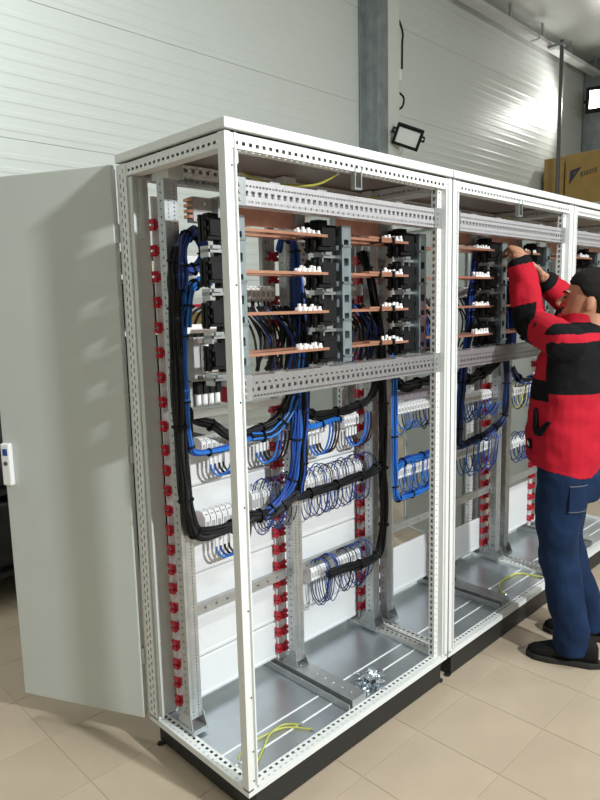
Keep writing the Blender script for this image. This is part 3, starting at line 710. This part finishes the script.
for i in range(4):
    MB().box(.015+i*.03, .030+i*.03, .004, .03, -.022, 0).build('tooth', 'dgrey', t)
    MB().tube(spline([(.022+i*.03, .02, .03), (.028+i*.03, .0, .065), (.060+i*.03, -.01, .085), (.10+i*.03, 0, .07)], 5), .005, 6).build('lead', 'cblack', t, smooth=True)
t = thing('transformer_plate', 'dark grey device with a copper edge near the roof beside the open door', 'device', (.185, .45, 1.885))
bevel(MB().box(0, .085, -.04, 0, 0, .082).build('body', 'grey', t), .003); b = MB(); [b.box(-.014, 0, -.036, -.004, .012+i*.018, .022+i*.018) for i in range(4)]; b.build('copper_fins', 'copper', t)
b = MB(); [b.cyl((.02+i*.022, -.04, .02+.04*(i%2)), (.02+i*.022, -.046, .02+.04*(i%2)), .006, 8) for i in range(3)]; b.build('screws', 'zinc', t)
t = thing('instrument_box', 'white instrument box near the roof behind the corner post', 'box', (.285, .44, 1.880)); bevel(MB().box(0, .12, -.08, 0, 0, .085).build('body', 'white', t), .004); MB().box(-.02, 0, -.06, 0, -.02, .09).build('side_plate', 'galv', t)
for z, lb in ((1.745, 'grey hanger plate beside the blue coil'), (1.635, 'grey hanger plate beside the second insulator'), (1.50, 'grey hanger plate above the contactor')):
    t = thing('hanger_plate', lb, 'bracket', (.245, .41, z), 'grey hanger plates'); MB().box(0, .028, 0, .01, -.04, .05).build('plate', 'door', t); MB().cyl((.014,0,.02),(.014,-.004,.02), .005, 8).build('screw', 'zinc', t)

for x0, x1, z0, z1, lb in ((.515, .55, 1.40, 1.86, 'grey mounting strip behind the busbars beside the open door'), (.70, .76, 1.40, 1.88, 'wide grey mounting strip behind the busbars above the bolts'), (.98, 1.02, 1.40, 1.88, 'narrow grey mounting strip behind the busbars above the bolts'),
                        (1.78, 1.86, 1.40, 1.88, 'grey mounting strip behind the busbars the worker reaches for'), (2.02, 2.10, 1.40, 1.88, 'grey mounting strip behind the worker\'s raised hands')):
    t = thing('mounting_strip', lb, 'bracket', (x0, .445, z0), 'grey mounting strips behind the busbars')
    MB().perfbox(0, x1-x0, 0, .02, 0, z1-z0, 'z', {'-y': [H((x1-x0)*.4, (x1-x0)*.6, .06, .012)]}).build('strip', 'grey', t)
    for dz in (.08, .25, .40): MB().cyl(((x1-x0)/2, 0, dz), ((x1-x0)/2, -.006, dz), .007, 6).build('bolt_head', 'zinc', t)
t = thing('relay', 'small white relay with blue leads behind the topmost busbar beside the open door', 'relay', (.62, .43, 1.70))
bevel(MB().box(0, .055, -.04, 0, 0, .055).build('body', 'white', t), .003); MB().box(.005, .05, -.044, -.04, .008, .03).build('face', 'dgrey', t)
for i in range(4): MB().tube(spline([(.010+i*.012, -.042, .01), (.012+i*.012, -.06, -.02), (.008+i*.012, -.05, -.05)], 5), .003, 5).build('lead', 'white', t, smooth=True)
t = thing('breaker', 'small device with a yellow label behind the topmost busbar above the bolts', 'breaker', (1.06, .42, 1.72))
bevel(MB().box(0, .05, -.04, 0, 0, .08).build('body', 'grey', t), .003); MB().box(.008, .042, -.042, -.04, .02, .06).build('label_plate', 'yellow', t)

# ------------------------------------------------------------------ loose earth wires and bolts
def earth(label, pts, r=.004, off=(.006, 0, 0)):
    t = thing('earth_wire', label, 'wire', pts[0]); o = Vector(pts[0]); c = [p-o for p in spline(pts, 9)]
    w = MB().tube(c, r, 7).build('insulation', 'cyel', t, smooth=True)
    MB().tube([p + Vector((0, 0, r*.55)) for p in c], r*.62, 6).build('green_stripe', 'cgreen', w, smooth=True)
    for e in (pts[0], pts[-1]):
        e = Vector(e)-o; MB().cyl(e-Vector((0,0,.004)), e+Vector((0,0,.003)), r*2.1, 10).build('ring_lug', 'zinc', t)
z = .118
earth('yellow green earth wire looping across the floor of the bay beside the open door', [(.048,.107,.140),(.075,.14,.13),(.113,.164,z),(.188,.174,z),(.293,.15,z),(.355,.07,z)], .0032)
earth('second yellow green earth wire crossing the loop on the cabinet floor', [(.060,.055,.142),(.116,.091,.12),(.17,.125,z),(.227,.156,z+.006),(.30,.165,z),(.345,.12,z)], .0032)
earth('yellow earth wire tucked into the rear corner beside the open door', [(.070,.50,.145),(.075,.505,.20),(.085,.508,.26),(.10,.508,.29)], .005)
earth('yellow earth wire arched on the floor of the middle cabinet', [(1.80,.105,z),(1.82,.145,z),(1.897,.187,z),(2.0,.195,z),(2.088,.171,z),(2.12,.06,z)], .0045)
earth('yellow earth wire under the roof of the end cabinet beside the corner post', [(.50,.05,2.02),(.46,.12,1.99),(.36,.22,2.0),(.30,.30,2.04)], .004)
earth('yellow earth wire under the roof of the end cabinet near the far post', [(.72,.20,1.985),(.80,.26,2.0),(.90,.30,2.01),(1.02,.30,2.03)], .004)
earth('yellow earth wire under the roof of the middle cabinet', [(1.75,.20,1.985),(1.85,.26,2.0),(1.97,.28,2.01),(2.08,.28,2.03)], .004)
def m_b1():
    b = MB(); b.cyl((0,0,0), (0,0,.007), .0105, 6); b.cyl((0,0,.007), (0,0,.010), .013, 12); return b.mesh('bolt_head', 'zinc')
def m_b2(): return MB().cyl((0,0,.010), (0,0,.036), .0052, 8).mesh('bolt_shank', 'zinc')
for i in range(44):
    a = random.uniform(0, 6.28); rr = math.sqrt(random.random()); lay = 0 if i < 24 else (1 if i < 37 else 2)
    rr *= (1, .6, .3)[lay]
    x, yy = .715 + rr*.085*math.cos(a) , .100 + rr*.048*math.sin(a)
    t = thing('bolt', 'loose bright zinc bolt in the pile on the cabinet floor', 'bolt', (x, yy, .1245+lay*.017), 'loose bolts on the cabinet floor')
    t.rotation_euler = (math.pi/2+random.uniform(-.18,.18)*(1+lay), random.uniform(-.2,.2), random.uniform(0, 6.28))
    link('bolt_head', cached('b1', m_b1), t); link('bolt_shank', cached('b2', m_b2), t)
# ------------------------------------------------------------------ the worker
FW = Vector((-.37, .93, 0)).normalized(); LF = Vector((-.93, -.37, 0)).normalized(); UP = Vector((0,0,1))
def loft(mb, rings, n=20):
    base = len(mb.v); k = len(rings)
    for c, u, a, v, b in rings:
        c = Vector(c)
        for j in range(n):
            t = 2*math.pi*j/n; mb.v.append(tuple(c + u*(a*math.cos(t)) + v*(b*math.sin(t))))
    for i in range(k-1):
        for j in range(n):
            j2 = (j+1) % n; mb.f.append((base+i*n+j, base+i*n+j2, base+(i+1)*n+j2, base+(i+1)*n+j)); mb.m.append(mb.mi)
    mb.f.append(tuple(base+j for j in range(n))[::-1]); mb.f.append(tuple(base+(k-1)*n+j for j in range(n))); mb.m += [mb.mi]*2
def limb(mb, pts, radii, sub=4, n=16, squash=1.0):
    c = spline(pts, sub); m = len(pts)-1
    r = []
    for i in range(len(c)):
        q = min(i/sub, m-1e-6); a = int(q); r.append(radii[a]*(1-(q-a)) + radii[a+1]*(q-a))
    mb.tube(c, r, n)
def ball(mb, c, rx, ry, rz, ax=None, n=12):
    ax = ax or (Vector((1,0,0)), Vector((0,1,0)), UP)
    rings = []
    for i in range(1, 8):
        t = math.pi*i/8 - math.pi/2
        rings.append((Vector(c)+ax[2]*(rz*math.sin(t)), ax[0], rx*math.cos(t), ax[1], ry*math.cos(t)))
    loft(mb, rings, n)
def fuse(mb, name, mats, parent, voxel, smooth_it=6, disp=0, dscale=.1, classify=None):
    me = mb.mesh(name+'_raw', mats); o = bpy.data.objects.new(name+'_raw', me); COL.objects.link(o)
    bmx = bmesh.new(); bmx.from_mesh(me); bmesh.ops.recalc_face_normals(bmx, faces=bmx.faces); bmx.to_mesh(me); bmx.free()
    r = o.modifiers.new('r', 'REMESH'); r.mode = 'VOXEL'; r.voxel_size = voxel
    s = o.modifiers.new('s', 'SMOOTH'); s.factor = .5; s.iterations = smooth_it
    if disp:
        tx = bpy.data.textures.new(name+'_folds', 'CLOUDS'); tx.noise_scale = dscale; tx.noise_depth = 1
        d = o.modifiers.new('d', 'DISPLACE'); d.texture = tx; d.strength = disp; d.mid_level = .5; d.texture_coords = 'LOCAL'
    dg = bpy.context.evaluated_depsgraph_get(); ev = o.evaluated_get(dg)
    out = bpy.data.meshes.new_from_object(ev); out.name = name
    bpy.data.objects.remove(o); bpy.data.meshes.remove(me)
    out.materials.clear()
    for m in mats: out.materials.append(M[m])
    for p in out.polygons:
        p.use_smooth = True
        if classify: p.material_index = classify(p.center)
    return link(name, out, parent)
def seg_t(p, a, b):
    d = b-a; t = max(0, min(1, (p-a).dot(d)/d.length_squared)); return t, (p-(a+d*t)).length
person = thing('person', 'person in a red and black fleece jacket and jeans reaching into the middle cabinet', 'person', (1.665, -.25, 0))
PO = Vector((1.665, -.25, 0))
V = lambda x, y, z: Vector((x, y, z)) - PO      # world to the person's own frame
SL, EL, WLh = V(1.488,-.290,1.425), V(1.645,-.070,1.495), V(1.622,-.012,1.797)
SR, ER, WR = V(1.842,-.160,1.425), V(2.015,-.090,1.560), V(1.862,-.018,1.706)
# --- jacket
J = MB()
tz = [(.872,.190,.156,0), (.885,.188,.153,0), (.93,.195,.158,0), (1.03,.200,.158,0), (1.15,.202,.152,-.005), (1.27,.206,.148,-.012), (1.36,.204,.140,-.022), (1.43,.178,.118,-.035), (1.475,.115,.095,-.045), (1.50,.078,.082,-.050)]
loft(J, [(V(1.665,-.225,z)+FW*o, LF, w, (FW+UP*.22 if i == 0 else (FW+UP*.18 if i == 1 else FW)), d) for i, (z, w, d, o) in enumerate(tz)], 28)
loft(J, [(V(1.665,-.225,z)+FW*o, LF, w, FW, d) for z, w, d, o in ((1.47,.080,.085,-.050),(1.535,.070,.074,-.052),(1.545,.066,.070,-.052))], 20)
limb(J, [SL+Vector((.05,.02,-.01)), SL, SL.lerp(EL,.5)+Vector((-.01,0,.01)), EL, EL.lerp(WLh,.45)+Vector((-.004,0,0)), EL.lerp(WLh,.86), WLh-Vector((0,0,.012))], [.078,.078,.078,.070,.066,.056,.040])
limb(J, [SR-Vector((.05,.02,.01)), SR, SR.lerp(ER,.5), ER, ER.lerp(WR,.5), ER.lerp(WR,.85), ER.lerp(WR,.97)], [.082,.082,.076,.066,.060,.052,.038])
def jc(p):
    p = Vector(p); z = p.z
    tl, dl = seg_t(p, SL, EL); tf, df = seg_t(p, EL, WLh); tr_, dr = seg_t(p, SR, ER); tg, dg_ = seg_t(p, ER, WR)
    rel = p - (V(1.665,-.225,0)); side = rel.dot(LF); fr = rel.dot(FW)
    arm = min((dl, 0), (df, 1), (dr, 2), (dg_, 3)); inarm = (arm[0] < .098 and (abs(side) > .15 or fr > .13) and z > 1.34 and not (arm[1] in (0, 2) and (tl if arm[1] == 0 else tr_) < .10 + max(0, (1.43-z)*1.2)))
    if inarm:
        if arm[1] == 1: return 1 if tf > .86 else (1 if tf < .30 else 0)
        if arm[1] == 0: return 1 if tl > .58 else 0
        if arm[1] == 3: return 1 if tg > .80 else 0
        return 1 if .45 < tr_ < .85 else 0
    if z > 1.505: return 0
    if z > 1.462 and abs(side) > .045: return 1
    if fr > .06 and 1.18 < z < 1.265: return 1
    if fr < .075 and 1.215 < z < 1.430: return 1
    return 0
jk = fuse(J, 'jacket', ['jred', 'jblack'], person, .0052, 10, .022, .10, jc)
# pocket mark and small emblem on the jacket side (thin cloth pieces standing on the fabric)
def on_jacket(side_a, z):   # point on the torso surface at angle side_a (0 = front, 90deg = left)
    w = d = None
    for (z0,w0,d0,o0),(z1,w1,d1,o1) in zip(tz, tz[1:]):
        if z0 <= z <= z1:
            q = (z-z0)/(z1-z0); w, d, o = w0+(w1-w0)*q, d0+(d1-d0)*q, o0+(o1-o0)*q
    return V(1.665,-.225,z) + FW*(o + (d+.006)*math.cos(side_a)) + LF*((w+.006)*math.sin(side_a))
def patch(name, poly, mat_, th=.006):
    b = MB(); n = len(poly)
    P = [on_jacket(math.radians(a), z) for a, z in poly]; ctr = V(1.665,-.225,0)
    N = [Vector((p.x-ctr.x, p.y-ctr.y, 0)).normalized() for p in P]
    b.v += [tuple(p - q*.012) for p, q in zip(P, N)] + [tuple(p + q*th) for p, q in zip(P, N)]
    b.f += [tuple(range(n)), tuple(range(n, 2*n))] + [(i, (i+1)%n, n+(i+1)%n, n+i) for i in range(n)]; b.m += [0]*(n+2)
    return b.build(name, mat_, jk)
patch('pocket_welt', [(40,1.145),(44,1.145),(50,1.06),(62,1.045),(60,1.035),(48,1.030),(42,1.06)], 'jblack')
patch('pocket_flap', [(50,1.055),(66,1.100),(72,1.095),(58,1.035)], 'jblack')
patch('hem_emblem', [(30,1.005),(38,1.005),(38,.965),(30,.968)], 'jblack', .005)
patch('emblem_mark', [(32,.998),(36,.990),(36.5,.976),(34,.984),(32.5,.980)], 'white', .008)
# --- jeans
T = MB()
HL, KL, AL = V(1.580,-.262,.86), V(1.590,-.262,.50), V(1.602,-.315,.085)
HR, KR, AR = V(1.750,-.200,.86), V(1.800,-.200,.50), V(1.868,-.270,.085)
loft(T, [(V(1.665,-.230,z)-FW*(.022 if z < .9 else 0), LF, w, FW, d) for z, w, d in ((.74,.150,.125),(.80,.160,.140),(.86,.160,.138),(.92,.152,.120),(1.0,.15,.11))], 24)
for h, k, a in ((HL, KL, AL), (HR, KR, AR)):
    limb(T, [h+Vector((0,0,.04)), h, h.lerp(k,.5)+FW*.008, k+FW*.012, k.lerp(a,.5), a+Vector((0,0,.07)), a+Vector((0,0,-.035))], [.080,.098,.100,.083,.078,.077,.081], n=18)
jn = fuse(T, 'jeans', ['jeans'], person, .009, 5, .024, .10)
def pocket(name, mat_, a0, a1, z0, z1, r0, th, cx=HL):
    b = MB(); na = 8
    for i in range(na+1):
        a = math.radians(a0+(a1-a0)*i/na); dv = FW*math.cos(a)+LF*math.sin(a)
        for z, r in ((z0, r0), (z1, r0), (z0, r0+th), (z1, r0+th)):
            p = Vector((cx.x, cx.y, 0)) + dv*r; b.v.append((p.x, p.y, z))
    for i in range(na):
        k = i*4
        for q in ((2,3,7,6),(0,1,5,4),(1,3,7,5),(0,2,6,4)): b.f.append(tuple(k+j for j in q)); b.m.append(0)
    for k in (0, na*4): b.f.append((k, k+1, k+3, k+2)); b.m.append(0)
    return b.build(name, mat_, jn)
pk = pocket('back_pocket', 'jeans', 108, 158, .715, .83, .087, .018)
pocket('pocket_stitch', 'stitch', 107, 159, .826, .83, .087, .0195); pocket('pocket_stitch', 'stitch', 107, 159, .715, .718, .087, .0195)
# --- body: head, neck, hands, limbs under the clothes, one continuous skin
B = MB()
HF = Vector((-.40, .90, .16)).normalized(); HS = UP.cross(HF).normalized(); HU = HF.cross(HS).normalized()
chin = V(1.672,-.262,1.500)
def hd(h, s=0, f=0): return chin + HU*h + HS*s + HF*f
HR_ = [(-.004,.026,.036,.018),(.012,.044,.062,.012),(.04,.058,.080,.004),(.07,.066,.090,-.006),(.10,.072,.096,-.012),(.135,.075,.100,-.016),(.17,.073,.098,-.020),(.20,.060,.082,-.022),(.220,.038,.055,-.024),(.230,.016,.025,-.024)]
loft(B, [(hd(h, 0, f-.02), HS, w, HF, d) for h, w, d, f in HR_], 28)
limb(B, [hd(.06,0,-.045), hd(-.02,0,-.055), V(1.665,-.225,1.43)-FW*.045], [.056,.056,.075], n=16)
limb(B, [hd(.115,0,.060), hd(.090,0,.078), hd(.072,0,.090), hd(.064,0,.078)], [.009,.012,.016,.010], n=10)     # nose
ball(B, hd(.030,0,.060), .024, .012, .009, (HS, HF, HU)); ball(B, hd(.044,0,.061), .024, .012, .007, (HS, HF, HU))   # lips
ball(B, hd(.006,0,.045), .020, .016, .014, (HS, HF, HU)); ball(B, hd(.124,0,.064), .050, .014, .010, (HS, HF, HU))   # chin, brow
for s in (-1, 1):                                                                                                    # ears
    ball(B, hd(.090, s*.073, -.030), .008, .018, .032, (HS, HF, HU)); ball(B, hd(.066, s*.071, -.024), .008, .011, .012, (HS, HF, HU))
loft(B, [(V(1.665,-.225,z)+FW*o, LF, w*.84, FW, d*.80) for z, w, d, o in tz[2:]], 20)
limb(B, [SL, SL.lerp(EL,.5), EL, EL.lerp(WLh,.5), WLh], [.055,.046,.040,.036,.027], n=14)
limb(B, [SR, SR.lerp(ER,.5), ER, ER.lerp(WR,.5), WR], [.055,.046,.040,.036,.027], n=14)
for h, k, a in ((HL, KL, AL), (HR, KR, AR)):
    limb(B, [h+Vector((0,0,.05)), h.lerp(k,.5), k, k.lerp(a,.4), a], [.078,.068,.052,.050,.038], n=14)
    limb(B, [a, a+Vector((0,0,-.03))+FW*.05], [.036,.03], n=12)
def hand(w, d, nrm, thumb_sign, curl):
    d = d.normalized(); nrm = (nrm - d*nrm.dot(d)).normalized(); s = d.cross(nrm)*thumb_sign
    loft(B, [(w, s, .026, nrm, .022), (w+d*.025, s, .033, nrm, .019), (w+d*.055, s, .040, nrm, .017), (w+d*.085, s, .040, nrm, .014), (w+d*.094, s, .036, nrm, .010)], 16)
    for i, L in enumerate((.070, .080, .074, .058)):
        p = w + d*(.084-.004*abs(i-1)) + s*(.031-.0205*i); pts = [p-d*.01]; a = .15
        dirv = d + s*(.10-.07*i)
        for sgm, fr in enumerate((.45, .32, .26)):
            a += curl*(1.0, .9, .6)[sgm]
            pts.append(pts[-1] + (dirv.normalized()*math.cos(a) + nrm*math.sin(a))*(L*fr + (.01 if sgm == 0 else 0)))
        limb(B, pts, [.0095,.0092,.0085,.0065], 3, 10)
    p = w + d*.028 + s*.024; q = p + (d*.55+s*.75+nrm*.25).normalized()*.040
    limb(B, [p, q, q + (d*.8+s*.30+nrm*.55).normalized()*.032, q + (d*.8+s*.30+nrm*.55).normalized()*.032 + (d*.85+nrm*.6).normalized()*.024], [.014,.0125,.0105,.0075], 3, 10)
hand(WLh, Vector((.62,.46,.36)), Vector((.1,.45,-.8)), -1, .45)
hand(WR, Vector((-.12,.62,.60)), Vector((-.6,.50,-.62)), 1, .5)
bd = fuse(B, 'body', ['skin'], person, .0052, 3)
for s in (-1, 1):
    e = MB(); ball(e, hd(.100, s*.031, .070), .013, .007, .006, (HS, HF, HU)); e.build('eye', 'eye', bd, smooth=True)
    e = MB(); limb(e, [hd(.119, s*.014, .080), hd(.124, s*.032, .075), hd(.118, s*.052, .060)], [.003,.004,.002], 4, 6); e.build('eyebrow', 'hair', bd, smooth=True)
# --- hair cap following the skull, short at the sides
hb = MB(); n = 36; rows = 12; base = 0
def skull(h, az):
    for (h0,w0,d0,f0),(h1,w1,d1,f1) in zip(HR_, HR_[1:]):
        if h0 <= h <= h1:
            q = (h-h0)/(h1-h0); w, d, f = w0+(w1-w0)*q, d0+(d1-d0)*q, f0+(f1-f0)*q
            return hd(h, 0, f-.02) + HS*((w+.007)*math.sin(az)) + HF*((d+.007)*math.cos(az))
def low(az):
    c = math.cos(az); a = abs(math.degrees(math.atan2(math.sin(az), c)))
    if a < 48: return .158
    if a < 74: return .158-.046*(a-48)/26
    if a < 98: return .112
    if a < 120: return .112-.072*(a-98)/22
    return .040
for i in range(rows):
    for j in range(n):
        az = 2*math.pi*j/n; h = low(az) + (.2298-low(az))*(i/(rows-1))**.85
        p = skull(min(h, .2299), az); p = p + HU*(.008*(i/(rows-1)))
        p += (p-hd(.13,0,-.03)).normalized()*random.uniform(-.0015, .0025)
        if i == 0: p = p + (hd(.12,0,-.035)-p)*.08
        hb.v.append(tuple(p))
for i in range(rows-1):
    for j in range(n):
        hb.f.append((i*n+j, i*n+(j+1)%n, (i+1)*n+(j+1)%n, (i+1)*n+j)); hb.m.append(0)
hb.f.append(tuple((rows-1)*n+j for j in range(n))); hb.m.append(0)
hb.build('hair', 'hair', person, smooth=True)
# --- shoes
for a, tgt in ((V(1.602,-.330,0), Vector((-.36,.93,0))), (V(1.868,-.285,0), Vector((-.36,.93,0)))):
    d = tgt.normalized(); s = Vector((-d.y, d.x, 0)); sh = MB()
    prof = [(-.100,.028,.035,.075),(-.085,.036,.042,.115),(-.03,.040,.050,.120),(.03,.043,.050,.105),(.08,.047,.044,.080),(.13,.047,.034,.060),(.17,.036,.026,.048),(.192,.016,.014,.034)]
    loft(sh, [(a + d*t + UP*(.020+top*.5-.010), s, w, UP, (top)*.5) for t, w, hh, top in prof], 18)
    so = sh.build('shoe', 'shoe', person, smooth=True)
    q = MB(); pl = [(-.112,.022),(-.108,-.022),(-.07,-.041),(.03,-.044),(.10,-.052),(.16,-.046),(.20,-.018),(.20,.018),(.16,.046),(.10,.052),(.03,.044),(-.07,.041)]
    q.v += [tuple(a+d*t+s*w) for t, w in pl] + [tuple(a+d*t*1.0+s*w+UP*.026) for t, w in pl]; k = len(pl)
    q.f += [tuple(range(k))[::-1], tuple(range(k, 2*k))] + [(i, (i+1)%k, k+(i+1)%k, k+i) for i in range(k)]; q.m += [0]*(k+2)
    bevel(q.build('sole', 'sole', so), .006)
